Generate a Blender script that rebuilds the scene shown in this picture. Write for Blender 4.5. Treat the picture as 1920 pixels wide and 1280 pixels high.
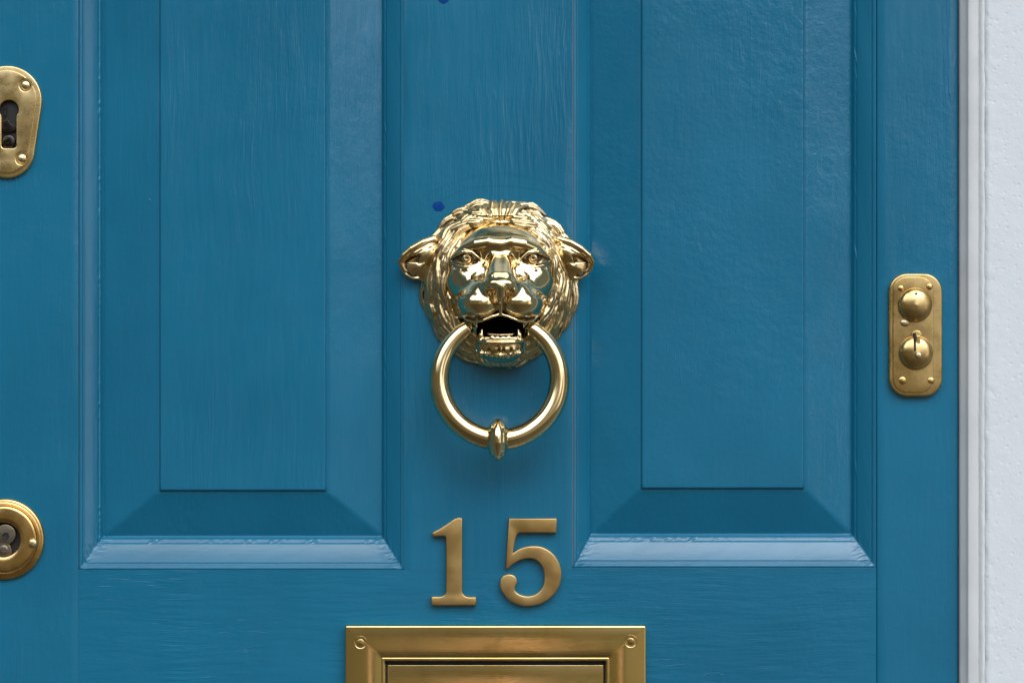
import bpy, math, random
import numpy as np

R = math.radians
S = 0.00045            # metres per unit; one unit is about half a millimetre of door
DIST = 2.2
CX, CZ = 960.0, 640.0
scene = bpy.context.scene
col = scene.collection
for o in list(bpy.data.objects):
    bpy.data.objects.remove(o)

# ------------------------------------------------------------------ camera
cam_d = bpy.data.cameras.new("camera")
cam = bpy.data.objects.new("camera", cam_d)
col.objects.link(cam)
scene.camera = cam
Z0 = 1.45
cam.location = (0, -DIST, Z0)
cam.rotation_euler = (R(90), 0, 0)
cam_d.sensor_width = 36
cam_d.lens = 36 * DIST / (1920 * S)
cam_d.clip_start = 0.05
cam_d.clip_end = 100
cam_d.dof.use_dof = True
cam_d.dof.focus_distance = DIST - 0.035
cam_d.dof.aperture_fstop = 7.1

# ------------------------------------------------------------------ world
scene.view_settings.view_transform = 'Standard'
scene.view_settings.look = 'None'
scene.view_settings.exposure = -0.1
scene.view_settings.gamma = 1
scene.view_settings.use_curve_mapping = False
SUN_EL, SUN_AZ = R(58), R(14)      # azimuth to the right of straight out from the door


class NT:
    """tiny node-tree writer"""
    def __init__(self, tree):
        self.t = tree
        tree.nodes.clear()

    def n(self, typ, **kw):
        nd = self.t.nodes.new(typ)
        for k, v in kw.items():
            setattr(nd, k, v)
        return nd

    def put(self, sock, v):
        if v is None:
            return
        if hasattr(v, 'links'):
            self.t.links.new(v, sock)
        else:
            if sock.type == 'RGBA' and not isinstance(v, (int, float)) and len(v) == 3:
                v = (*v, 1)
            if sock.type == 'RGBA' and isinstance(v, (int, float)):
                v = (v, v, v, 1)
            sock.default_value = v

    def m(self, op, a, b=None, c=None, clamp=False):
        nd = self.n('ShaderNodeMath', operation=op, use_clamp=clamp)
        for i, v in enumerate((a, b, c)):
            self.put(nd.inputs[i], v)
        return nd.outputs[0]

    def ss(self, v, lo, hi, a=0.0, b=1.0):
        nd = self.n('ShaderNodeMapRange', interpolation_type='SMOOTHSTEP')
        for i, q in enumerate((v, lo, hi, a, b)):
            self.put(nd.inputs[i], q)
        return nd.outputs[0]

    def mix(self, f, a, b, blend='MIX'):
        nd = self.n('ShaderNodeMix', data_type='RGBA', blend_type=blend)
        self.put(nd.inputs[0], f)
        self.put(nd.inputs[6], a)
        self.put(nd.inputs[7], b)
        return nd.outputs[2]

    def comb(self, x, y, z):
        nd = self.n('ShaderNodeCombineXYZ')
        for i, v in enumerate((x, y, z)):
            self.put(nd.inputs[i], v)
        return nd.outputs[0]

    def scl(self, vec, s):
        nd = self.n('ShaderNodeVectorMath', operation='MULTIPLY')
        self.put(nd.inputs[0], vec)
        self.put(nd.inputs[1], s)
        return nd.outputs[0]

    def noise(self, vec, scale, detail=2.0, rough=0.5, dist=0.0, out=0):
        nd = self.n('ShaderNodeTexNoise')
        self.put(nd.inputs['Vector'], vec)
        nd.inputs['Scale'].default_value = scale
        nd.inputs['Detail'].default_value = detail
        nd.inputs['Roughness'].default_value = rough
        nd.inputs['Distortion'].default_value = dist
        return nd.outputs[out]


def ramp(T, f, stops, interp='LINEAR'):
    nd = T.n('ShaderNodeValToRGB')
    nd.color_ramp.interpolation = interp
    e = nd.color_ramp.elements
    while len(e) < len(stops):
        e.new(0.5)
    for i, (p, c) in enumerate(stops):
        e[i].position = p
        e[i].color = (*c, 1)
    T.put(nd.inputs[0], f)
    return nd.outputs[0]


world = bpy.data.worlds.new("World")
scene.world = world
world.use_nodes = True
T = NT(world.node_tree)
tc = T.n('ShaderNodeTexCoord')
sep = T.n('ShaderNodeSeparateXYZ')
T.put(sep.inputs[0], tc.outputs['Generated'])
dx, dy, dz = sep.outputs
el = T.m('MULTIPLY', T.m('ARCSINE', dz), 180 / math.pi)
az = T.m('MULTIPLY', T.m('ARCTAN2', dx, T.m('MULTIPLY', dy, -1)), 180 / math.pi)
sky = T.n('ShaderNodeTexSky', sky_type='NISHITA', sun_disc=False)
sky.sun_elevation = SUN_EL
sky.sun_rotation = math.pi - SUN_AZ
sky.dust_density = 5.0
sky.air_density = 1.0
sky.ozone_density = 1.0
# thin high cloud whitens the sky
clouds = T.noise(tc.outputs['Generated'], 3.0, 5, 0.55, 0.6)
hs = T.n('ShaderNodeHueSaturation')
T.put(hs.inputs['Color'], sky.outputs[0])
hs.inputs['Saturation'].default_value = 0.55
skyc = T.mix(T.ss(clouds, 0.30, 0.62), hs.outputs[0], (32, 34.5, 39))
grad = T.ss(el, 10, 42, 0.65, 1.6)
skyc = T.mix(1.0, skyc, T.comb(grad, grad, grad), 'MULTIPLY')
# roof line of the houses opposite: blocks and chimneys, lower where the street opens to the right
blk = T.n('ShaderNodeTexVoronoi', voronoi_dimensions='1D', feature='F1')
T.put(blk.inputs['W'], T.m('MULTIPLY', az, 0.09))
blk.inputs['Scale'].default_value = 1.0
bsep = T.n('ShaderNodeSeparateColor')
T.put(bsep.inputs[0], blk.outputs['Color'])
fine = T.noise(T.comb(T.m('MULTIPLY', az, 0.35), T.m('MULTIPLY', el, 0.2), 0), 1.0, 6, 0.7)
gap = T.m('MULTIPLY', T.ss(az, 13, 17), T.ss(az, 36, 44, 1, 0))
line = T.m('ADD', T.m('MULTIPLY', bsep.outputs[0], 9.0), T.m('MULTIPLY', T.m('SUBTRACT', fine, 0.5), 14.0))
line = T.m('ADD', line, 15.0)
line = T.m('SUBTRACT', line, T.m('MULTIPLY', gap, 13.0))
is_sky = T.ss(T.m('SUBTRACT', el, line), -0.5, 0.8)
# the houses, hedges and cars opposite, the pavement below
vert = T.noise(T.comb(T.m('MULTIPLY', az, 0.10), T.m('MULTIPLY', el, 0.03), 3.7), 1.0, 4, 0.6)
tan = ramp(T, vert, [(0.30, (0.25, 0.45, 0.30)), (0.42, (0.9, 1.15, 0.6)), (0.5, (3.4, 3.0, 1.9)), (0.58, (1.9, 1.7, 1.1)), (0.7, (4.4, 4.1, 3.2))])
wins = T.n('ShaderNodeTexBrick')
T.put(wins.inputs[0], T.comb(T.m('MULTIPLY', az, 0.12), T.m('MULTIPLY', el, 0.12), 0))
wins.inputs['Scale'].default_value = 1.0
wins.inputs['Color1'].default_value = (0.5, 0.5, 0.5, 1)
wins.inputs['Color2'].default_value = (0.9, 0.9, 0.9, 1)
wins.inputs['Mortar'].default_value = (1.1, 1.1, 1.1, 1)
wins.inputs['Mortar Size'].default_value = 0.16
house = T.mix(1.0, T.mix(1.0, tan, (0.75, 0.75, 0.75), 'MULTIPLY'), wins.outputs[0], 'MULTIPLY')
gr = T.noise(T.comb(T.m('MULTIPLY', az, 0.2), T.m('MULTIPLY', el, 0.5), 1.0), 1.0, 4, 0.6)
ground = ramp(T, gr, [(0.35, (0.5, 0.45, 0.3)), (0.65, (1.5, 1.25, 0.8))])
# stripes a flat plate mirrors: sunlit stone in the middle, a hedge beside it
stone = T.m('MULTIPLY', T.ss(az, -1.6, -0.5), T.ss(az, 0.35, 0.75, 1, 0))
hedge = T.m('MULTIPLY', T.ss(az, 0.5, 0.8), T.ss(az, 1.5, 2.2, 1, 0))
low = T.m('MULTIPLY', T.ss(el, -13, -11), T.ss(el, 0, 3, 1, 0))
ground = T.mix(T.m('MULTIPLY', stone, low), ground, (7.0, 5.2, 4.2))
ground = T.mix(T.m('MULTIPLY', T.m('MULTIPLY', T.ss(az, -60, -40), T.ss(az, 10, 30, 1, 0)), low), ground, (2.2, 1.9, 1.05))
ground = T.mix(T.m('MULTIPLY', T.ss(az, 1.4, 3.0), low), ground, (3.2, 2.9, 1.9))
ground = T.mix(T.m('MULTIPLY', stone, low), ground, (9.5, 6.6, 5.0))
ground = T.mix(T.m('MULTIPLY', hedge, low), ground, (0.3, 0.7, 0.25))
below = T.mix(T.ss(el, -2.5, -1.5), ground, house)
# pale stucco terrace opposite, to the right, over a shaded street
rag = T.m('MULTIPLY', T.m('SUBTRACT', T.noise(T.comb(T.m('MULTIPLY', az, 0.5), el, 5.0), 0.6, 4, 0.6), 0.5), 5.0)
terr = T.m('MULTIPLY', T.ss(az, -5, 10), T.ss(az, 27, 34, 1, 0))
below = T.mix(T.m('MULTIPLY', terr, T.ss(T.m('ADD', el, rag), 0.5, 4.5)), below, T.mix(T.ss(az, 14, 21), (5.5, 5.2, 5.0), (10.0, 9.6, 9.2)))
lowt = T.m('MULTIPLY', T.m('MULTIPLY', T.ss(az, 40, 45), T.ss(az, 54, 60, 1, 0)), T.ss(T.m('ADD', el, rag), -14, -10))  # low bright patch put there for the ring's reflected stripe
below = T.mix(T.m('MULTIPLY', lowt, 0.8), below, (13.0, 12.0, 11.0))
# daylight picks out the street to the right
lift = T.ss(az, -35, 50, 0.8, 1.35)
flank = T.m('MAXIMUM', T.ss(az, 56, 64), T.ss(az, -60, -52, 1, 0))  # dark sides added to the world so the brass cheeks mirror dark
below = T.mix(flank, below, (1.2, 1.45, 1.35))
# unseen dark area overhead, added so steep brass mirrors less sky
dark_overhead = T.ss(T.m('ADD', el, T.m('MULTIPLY', T.noise(tc.outputs['Generated'], 4.0, 3), 6)), 54, 60)
skyc = T.mix(dark_overhead, skyc, (1.6, 1.9, 1.9))
skyc = T.mix(flank, skyc, (0.9, 1.3, 1.2))
envc = T.mix(is_sky, below, skyc)
envc = T.mix(1.0, envc, T.comb(lift, lift, lift), 'MULTIPLY')
bg = T.n('ShaderNodeBackground')
T.put(bg.inputs[0], envc)
bg.inputs[1].default_value = 0.1
wo = T.n('ShaderNodeOutputWorld')
T.put(wo.inputs[0], bg.outputs[0])

sun_d = bpy.data.lights.new("sun", 'SUN')
sun_d.energy = 1.1
sun_d.angle = R(45)
sun_d.color = (1.0, 0.96, 0.9)
sun = bpy.data.objects.new("sun", sun_d)
col.objects.link(sun)
sun.rotation_euler = (R(90) - SUN_EL, 0, SUN_AZ)   # out in front of the door, above
sun.location = (0.4, -2, 4)


# ------------------------------------------------------------------ helpers
def W(px, py, h=0.0):
    return ((px - CX) * S, -h * S, (CZ - py) * S + Z0)


def tag(o, label=None, cat=None, group=None, kind=None):
    if label: o['label'] = label
    if cat: o['category'] = cat
    if group: o['group'] = group
    if kind: o['kind'] = kind
    return o


def empty(name, loc, label, cat, group=None):
    o = bpy.data.objects.new(name, None)
    o.empty_display_size = 0.02
    col.objects.link(o)
    o.location = loc
    return tag(o, label, cat, group)


def link(name, me, mat, parent=None):
    o = bpy.data.objects.new(name, me)
    if mat is not None:
        me.materials.clear()
        me.materials.append(mat)
    col.objects.link(o)
    if parent is not None:
        o.parent = parent
        o.matrix_parent_inverse = world_of(parent).inverted()
    return o


def world_of(o):
    from mathutils import Matrix
    m = Matrix.LocRotScale(o.location, o.rotation_euler, o.scale)
    if o.parent:
        return world_of(o.parent) @ o.matrix_parent_inverse @ m
    return m


def mesh_np(name, V, Q, smooth=True):
    me = bpy.data.meshes.new(name)
    V = np.asarray(V, np.float32)
    Q = np.asarray(Q, np.int32)
    k = Q.shape[1]
    me.vertices.add(len(V))
    me.vertices.foreach_set('co', V.ravel())
    me.loops.add(Q.size)
    me.loops.foreach_set('vertex_index', Q.ravel())
    me.polygons.add(len(Q))
    me.polygons.foreach_set('loop_start', np.arange(0, Q.size, k, dtype=np.int32))
    me.polygons.foreach_set('use_smooth', np.full(len(Q), smooth))
    me.update(calc_edges=True)
    return me


def grid_faces(nu, nv, wrap_u=False):
    i = np.arange(nu if wrap_u else nu - 1)
    j = np.arange(nv - 1)
    I, J = np.meshgrid(i, j, indexing='ij')
    I2 = (I + 1) % nu
    return np.stack([I * nv + J, I2 * nv + J, I2 * nv + J + 1, I * nv + J + 1], -1).reshape(-1, 4)


def vnoise(x, y, seed=0):
    """smooth value noise, vectorised, about -1..1"""
    xi, yi = np.floor(x).astype(np.int64), np.floor(y).astype(np.int64)
    xf, yf = x - xi, y - yi
    u, v = xf * xf * (3 - 2 * xf), yf * yf * (3 - 2 * yf)

    def hsh(a, b):
        n = (a * 374761393 + b * 668265263 + seed * 974711) & 0x7fffffff
        n = ((n ^ (n >> 13)) * 1274126177) & 0x7fffffff
        return ((n ^ (n >> 16)) & 0xffff) / 32767.5 - 1
    return ((hsh(xi, yi) * (1 - u) + hsh(xi + 1, yi) * u) * (1 - v)
            + (hsh(xi, yi + 1) * (1 - u) + hsh(xi + 1, yi + 1) * u) * v)


def auto_sharp(me, deg=35):
    me.polygons.foreach_set('use_smooth', [True] * len(me.polygons))
    me.set_sharp_from_angle(angle=R(deg))
    return me


def smooth_loop(pts, n=6, corners=()):
    """Catmull-Rom through closed pts; indices in corners stay sharp"""
    out = []
    N = len(pts)
    P = [np.array(p, float) for p in pts]
    for i in range(N):
        p0, p1, p2, p3 = P[i - 1], P[i], P[(i + 1) % N], P[(i + 2) % N]
        L = np.linalg.norm(p2 - p1)
        t1 = p2 - p0; t2 = p3 - p1
        m1 = t1 / (np.linalg.norm(t1) + 1e-9) * L if i not in corners else (p2 - p1)
        m2 = t2 / (np.linalg.norm(t2) + 1e-9) * L if (i + 1) % N not in corners else (p2 - p1)
        if i in corners and (i + 1) % N in corners:
            out.append(p1)
            continue
        for k in range(n):
            t = k / n
            out.append((2 * t ** 3 - 3 * t ** 2 + 1) * p1 + (t ** 3 - 2 * t ** 2 + t) * m1
                       + (-2 * t ** 3 + 3 * t ** 2) * p2 + (t ** 3 - t ** 2) * m2)
    return out


def plate(name, loops, h0, h1, bev, mat, parent, res=4, sharp=40):
    """solid plate from outlines in door units, from height h0 to h1 with a rounded arris; inner loops are holes"""
    from mathutils.geometry import delaunay_2d_cdt
    from mathutils import Vector
    V, Fc, capl = [], [], []
    arcp = [(bev * (1 - math.cos(t)), h1 - bev + bev * math.sin(t)) for t in np.linspace(0, math.pi / 2, res + 1)]
    prof = [(0.0, h0)] + arcp
    for li, lp in enumerate(loops):
        P = [np.array((float(p[0]), -float(p[1]))) for p in lp]
        P = [p for i, p in enumerate(P) if np.linalg.norm(p - P[i - 1]) > 0.05]
        P = np.array(P)
        Nx = np.roll(P, -1, 0)
        area = (P[:, 0] * Nx[:, 1] - Nx[:, 0] * P[:, 1]).sum()
        if (area < 0) == (li == 0):
            P = P[::-1]
        e1 = P - np.roll(P, 1, 0); e2 = np.roll(P, -1, 0) - P
        e1 /= np.linalg.norm(e1, axis=1)[:, None]; e2 /= np.linalg.norm(e2, axis=1)[:, None]
        n1_ = np.stack([-e1[:, 1], e1[:, 0]], 1); n2_ = np.stack([-e2[:, 1], e2[:, 0]], 1)
        m_ = n1_ + n2_
        m_ /= np.maximum((m_ * n1_).sum(1), 0.45)[:, None]
        n = len(P); base = len(V)
        for off, h in prof:
            for q in P + m_ * off:
                V.append((q[0], q[1], h))
        for k in range(len(prof) - 1):
            for i in range(n):
                j = (i + 1) % n
                Fc.append((base + k * n + i, base + k * n + j, base + (k + 1) * n + j, base + (k + 1) * n + i))
        capl.append((base + (len(prof) - 1) * n, n))
    ids = [b_ + i for b_, n in capl for i in range(n)]
    vs = [Vector(V[i][:2]) for i in ids]
    ed = []; o0 = 0
    for _, n in capl:
        ed += [(o0 + i, o0 + (i + 1) % n) for i in range(n)]; o0 += n
    ov, _, of, orig, _, _ = delaunay_2d_cdt(vs, ed, [], 0, 1e-5)
    segs = np.array([[vs[a][0], vs[a][1], vs[b_][0], vs[b_][1]] for a, b_ in ed])
    for t in of:
        c = sum((ov[i] for i in t), Vector((0, 0))) / 3
        y1, y2 = segs[:, 1] > c.y, segs[:, 3] > c.y
        m2_ = y1 != y2
        xx = segs[m2_, 0] + (c.y - segs[m2_, 1]) / (segs[m2_, 3] - segs[m2_, 1]) * (segs[m2_, 2] - segs[m2_, 0])
        if (xx > c.x).sum() % 2 and all(orig[i] for i in t):
            Fc.append(tuple(ids[orig[i][0]] for i in t))
    me = bpy.data.meshes.new(name)
    me.from_pydata([((x - CX) * S, -h * S, (CZ + y) * S + Z0) for x, y, h in V], [], Fc)
    me.update()
    import bmesh
    bm = bmesh.new(); bm.from_mesh(me)
    bmesh.ops.recalc_face_normals(bm, faces=bm.faces)
    bm.to_mesh(me); bm.free()
    auto_sharp(me, sharp)
    return link(name, me, mat, parent)


def rrect(x0, y0, x1, y1, r, n=8):
    P = []
    for cx, cy, a0 in ((x1 - r, y0 + r, -90), (x1 - r, y1 - r, 0), (x0 + r, y1 - r, 90), (x0 + r, y0 + r, 180)):
        for k in range(n + 1):
            a = R(a0 + 90 * k / n)
            P.append((cx + r * math.cos(a), cy + r * math.sin(a)))
    return P


def circ(cx, cy, r, n=64):
    return [(cx + r * math.cos(2 * math.pi * k / n), cy + r * math.sin(2 * math.pi * k / n)) for k in range(n)]


def lathe(name, cx, cy, prof, mat, parent, n=64, sx=1, sy=1, sharp=40):
    """turned piece facing out of the door: prof = [(radius, height)...]"""
    A = np.linspace(0, 2 * np.pi, n, endpoint=False)
    P = np.array(prof, float)
    X = cx + np.cos(A)[:, None] * P[None, :, 0] * sx
    Y = cy + np.sin(A)[:, None] * P[None, :, 0] * sy
    H = np.broadcast_to(P[None, :, 1], X.shape)
    V = np.stack([(X - CX) * S, -H * S, (CZ - Y) * S + Z0], -1).reshape(-1, 3)
    me = mesh_np(name, V, grid_faces(n, len(P), True))
    import bmesh
    bm = bmesh.new(); bm.from_mesh(me)
    bmesh.ops.remove_doubles(bm, verts=bm.verts, dist=1e-7)
    bmesh.ops.recalc_face_normals(bm, faces=bm.faces)
    bm.to_mesh(me); bm.free()
    # make the outward side face the street
    auto_sharp(me, sharp)
    return link(name, me, mat, parent)


def arc(r0, h0, r1, h1, n=8):
    """quarter-round from (r0,h0) to (r1,h1), bulging outward"""
    return [(r1 + (r0 - r1) * math.cos(t), h0 + (h1 - h0) * math.sin(t)) for t in np.linspace(0, math.pi / 2, n)]


# ------------------------------------------------------------------ materials
def base_mat(name):
    m = bpy.data.materials.new(name)
    m.use_nodes = True
    T = NT(m.node_tree)
    b = T.n('ShaderNodeBsdfPrincipled')
    o = T.n('ShaderNodeOutputMaterial')
    T.t.links.new(b.outputs[0], o.inputs[0])
    tc = T.n('ShaderNodeTexCoord')
    return m, T, b, tc


def bump(T, b, h, dist=0.001, strength=1.0, prev=None):
    nd = T.n('ShaderNodeBump')
    nd.inputs['Strength'].default_value = strength
    nd.inputs['Distance'].default_value = dist
    T.put(nd.inputs['Height'], h)
    T.put(b.inputs['Normal'], nd.outputs[0])
    return nd


def paint(name, grain='v', streak=1.0, lumps=1.0, ghost=False, tint=0.0):
    m, T, b, tc = base_mat(name)
    if grain == 'uv':
        v = tc.outputs['UV']
        k1, k2, k3 = (60, 900, 1), (18, 300, 1), (10, 90, 1)
    elif grain == 'v':
        v = tc.outputs['Object']
        k1, k2, k3 = (900, 900, 35), (230, 230, 16), (60, 60, 10)
    else:
        v = tc.outputs['Object']
        k1, k2, k3 = (45, 900, 900), (20, 260, 260), (14, 90, 90)
    warp = T.n('ShaderNodeVectorMath', operation='ADD')
    wn = T.n('ShaderNodeTexNoise')
    T.put(wn.inputs['Vector'], v)
    wn.inputs['Scale'].default_value = 9
    T.put(warp.inputs[0], v)
    T.put(warp.inputs[1], T.scl(wn.outputs['Color'], (0.012, 0.012, 0.012)))
    wv = warp.outputs[0]
    s1 = T.noise(T.scl(wv, k1), 1.0, 2, 0.6)
    s2 = T.noise(T.scl(wv, k2), 1.0, 3, 0.6, 0.3)
    s3 = T.noise(T.scl(wv, k3), 1.0, 2, 0.5)
    # where the brush left more of a mark
    area = T.ss(T.noise(v, 7.0, 2, 0.5), 0.38, 0.66)
    area2 = T.ss(T.noise(T.scl(v, (1, 1, 0.4)), 13.0, 2, 0.5), 0.45, 0.7)
    peel = T.noise(v, 330.0, 3, 0.6)
    lump = T.noise(v, 90.0, 3, 0.6)
    # dings and bits of dust under the paint
    vo = T.n('ShaderNodeTexVoronoi', feature='F1')
    T.put(vo.inputs['Vector'], v)
    vo.inputs['Scale'].default_value = 75
    pick = T.n('ShaderNodeSeparateColor')
    T.put(pick.inputs[0], vo.outputs['Color'])
    nib = T.m('MULTIPLY', T.ss(vo.outputs['Distance'], 0.02, 0.10, 1, 0), T.ss(pick.outputs[0], 0.985, 0.992))
    pit = T.m('MULTIPLY', T.ss(vo.outputs['Distance'], 0.03, 0.13, 1, 0), T.ss(pick.outputs[1], 0.985, 0.99))
    h = T.m('MULTIPLY', s1, T.m('MULTIPLY_ADD', area, 0.13 * streak, 0.03))
    h = T.m('MULTIPLY_ADD', s2, T.m('MULTIPLY_ADD', area2, 0.55 * streak, 0.12 * streak), h)
    h = T.m('MULTIPLY_ADD', s3, 0.5 * streak, h)
    h = T.m('MULTIPLY_ADD', peel, 0.06 * lumps, h)
    h = T.m('MULTIPLY_ADD', lump, T.m('MULTIPLY_ADD', area, 0.30 * lumps, 0.12 * lumps), h)
    kf = {'uv': (40, 420, 1), 'v': (420, 420, 42), 'h': (42, 420, 420)}[grain]
    fl = T.m('MULTIPLY', T.ss(T.noise(T.scl(wv, kf), 1.0, 3, 0.6), 0.60, 0.70), T.ss(T.noise(v, 11.0, 3, 0.6), 0.46, 0.62))
    h = T.m('MULTIPLY_ADD', fl, 0.09 if grain != 'uv' else 0.03, h)
    h = T.m('MULTIPLY_ADD', nib, 0.25, h)
    if ghost:
        # painted-over outline of an older, larger fitting
        sp = T.n('ShaderNodeSeparateXYZ')
        T.put(sp.inputs[0], v)
        gx = T.m('MULTIPLY', T.m('SUBTRACT', sp.outputs[0], (940 - CX) * S), 0.9)
        gz = T.m('SUBTRACT', sp.outputs[2], (CZ - 545) * S + Z0)
        d = T.m('SQRT', T.m('ADD', T.m('MULTIPLY', gx, gx), T.m('MULTIPLY', gz, gz)))
        d = T.m('ADD', d, T.m('MULTIPLY', T.noise(v, 30, 3), 0.006))
        r0 = 225 * S
        up = T.ss(sp.outputs[2], (CZ - 430) * S + Z0, (CZ - 370) * S + Z0)
        h = T.m('MULTIPLY_ADD', T.m('MULTIPLY', up, T.ss(d, r0 - 0.002, r0 + 0.002, 0, 1)), 0.09, h)
        r1 = 205 * S
        h = T.m('MULTIPLY_ADD', T.m('MULTIPLY', up, T.ss(d, r1 - 0.002, r1 + 0.001, 0, 1)), 0.11, h)
    bump(T, b, h)
    cn = T.ss(T.noise(v, 4.0, 4, 0.6), 0.3, 0.7)
    c = T.mix(cn, (0.004, 0.106, 0.190), (0.007, 0.130, 0.228))
    wear = T.m('MULTIPLY', T.ss(T.noise(T.scl(wv, k2), 2.0, 4, 0.7), 0.62, 0.74), 0.18)
    c = T.mix(wear, c, (0.08, 0.19, 0.28))
    T.put(b.inputs['Base Color'], c)
    T.put(b.inputs['Roughness'], T.ss(T.noise(v, 40, 4, 0.6), 0.3, 0.7, 0.13, 0.22))
    b.inputs['IOR'].default_value = 1.5
    return m


def brass(name, rough=(0.06, 0.14), tint=(0.83, 0.67, 0.41), brush=None, dirt=0.0, tarnish=(0.30, 0.19, 0.06), attr=False, wob=0.0, spots=0.0):
    m, T, b, tc = base_mat(name)
    v = tc.outputs['Object']
    b.inputs['Metallic'].default_value = 1.0
    n1 = T.noise(v, 60, 5, 0.6)
    n2 = T.noise(v, 14, 3, 0.5, 0.5)
    c = T.mix(T.ss(n2, 0.3, 0.7), tint, tuple(a * k for a, k in zip(tint, (0.92, 0.86, 0.72))))
    rg = T.ss(n1, 0.3, 0.7, *rough)
    if dirt:
        f = T.m('MULTIPLY', T.ss(T.noise(v, 35, 6, 0.65), 0.50, 0.68), dirt)
        c = T.mix(f, c, tarnish)
        rg = T.m('MULTIPLY_ADD', f, 0.22, rg)
    if spots:
        f = T.m('MULTIPLY', T.ss(T.noise(v, 420, 2, 0.5), 0.66, 0.72), spots)
        c = T.mix(f, c, (0.16, 0.09, 0.03))
        rg = T.m('MULTIPLY_ADD', f, 0.3, rg)
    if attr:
        at = T.n('ShaderNodeAttribute', attribute_name='patina_shade')  # brown crevice patina together with shade painted into the hollows
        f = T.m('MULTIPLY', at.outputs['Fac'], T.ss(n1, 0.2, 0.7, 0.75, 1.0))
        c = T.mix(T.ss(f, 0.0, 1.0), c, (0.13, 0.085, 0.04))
        c = T.mix(T.ss(f, 1.0, 1.5), c, (0.006, 0.005, 0.004))  # near-black shade painted into the mouth
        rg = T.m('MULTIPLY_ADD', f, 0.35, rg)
    T.put(b.inputs['Base Color'], c)
    T.put(b.inputs['Roughness'], rg)
    hs = None
    if brush:
        hs = T.m('MULTIPLY', T.noise(T.scl(v, brush), 1.0, 3, 0.6), 0.02)
    if wob:
        w = T.m('MULTIPLY', T.noise(v, 75, 3, 0.5), wob)
        w = T.m('MULTIPLY_ADD', T.noise(v, 420, 2, 0.5), wob * 0.06, w)
        hs = w if hs is None else T.m('ADD', hs, w)
    if hs is not None:
        bump(T, b, hs)
    return m


def simple(name, c, rough=0.5, metal=0.0, bmp=0.0, scale=300):
    m, T, b, tc = base_mat(name)
    v = tc.outputs['Object']
    n = T.noise(v, scale, 4, 0.6)
    T.put(b.inputs['Base Color'], T.mix(T.ss(n, 0.3, 0.7), c, tuple(x * 0.75 for x in c)))
    b.inputs['Roughness'].default_value = rough
    b.inputs['Metallic'].default_value = metal
    if bmp:
        bump(T, b, T.m('MULTIPLY', n, bmp))
    return m


M_stile = paint('blue_paint_upright', 'v', 0.9, 1.0)
M_mid = paint('blue_paint_middle', 'v', 1.35, 0.8, ghost=True)
M_rail = paint('blue_paint_rail', 'h', 1.15, 0.9)
M_panelL = paint('blue_paint_panel_grained', 'v', 1.35, 0.8)
M_panelR = paint('blue_paint_panel_lumpy', 'v', 0.35, 1.9)
M_mold = paint('blue_paint_moulding', 'uv', 0.14, 0.4)
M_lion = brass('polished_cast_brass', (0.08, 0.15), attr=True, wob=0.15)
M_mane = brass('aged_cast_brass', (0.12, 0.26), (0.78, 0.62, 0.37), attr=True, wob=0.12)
M_ring = brass('polished_ring_brass', (0.07, 0.16), wob=0.03, dirt=0.25)
M_num = brass('satin_number_brass', (0.30, 0.42), (0.60, 0.41, 0.18), brush=(900, 900, 60), dirt=0.25)
M_letter = brass('letter_plate_brass', (0.05, 0.11), (0.78, 0.60, 0.30), brush=(25, 1500, 1500), dirt=0.15, wob=0.0)
M_esc = brass('keyhole_plate_brass', (0.20, 0.34), (0.74, 0.56, 0.28), brush=(500, 500, 90), dirt=0.5, spots=0.4)
M_round = brass('round_plate_brass', (0.16, 0.30), (0.70, 0.47, 0.20), brush=(300, 300, 300), dirt=0.6, spots=0.3)
M_lock = brass('worn_lock_brass', (0.20, 0.36), (0.62, 0.45, 0.21), brush=(700, 700, 90), dirt=0.8, wob=0.06)
M_screw = brass('screw_brass', (0.22, 0.4), (0.72, 0.60, 0.38), dirt=0.7, spots=0.8, wob=0.15)
M_dark = simple('dark_keyway', (0.008, 0.007, 0.006), 0.6)
M_steel = simple('dull_lock_metal', (0.20, 0.165, 0.12), 0.45, 1.0, 0.3, 200)
M_black = simple('oily_black_metal', (0.05, 0.045, 0.04), 0.25, 1.0, 0.6, 220)
M_spot = simple('deep_blue_dab', (0.0, 0.045, 0.22), 0.6, 0.0, 0.3, 500)
M_spot.node_tree.nodes['Principled BSDF'].inputs['Specular IOR Level'].default_value = 0.1

# ------------------------------------------------------------------ door
TOP, BOT, LEFT = -620, 1960, -480
EDGE = 1797
door = empty('door', W(960, BOT), 'glossy teal blue panelled front door carrying the brass fittings', 'door')


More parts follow.
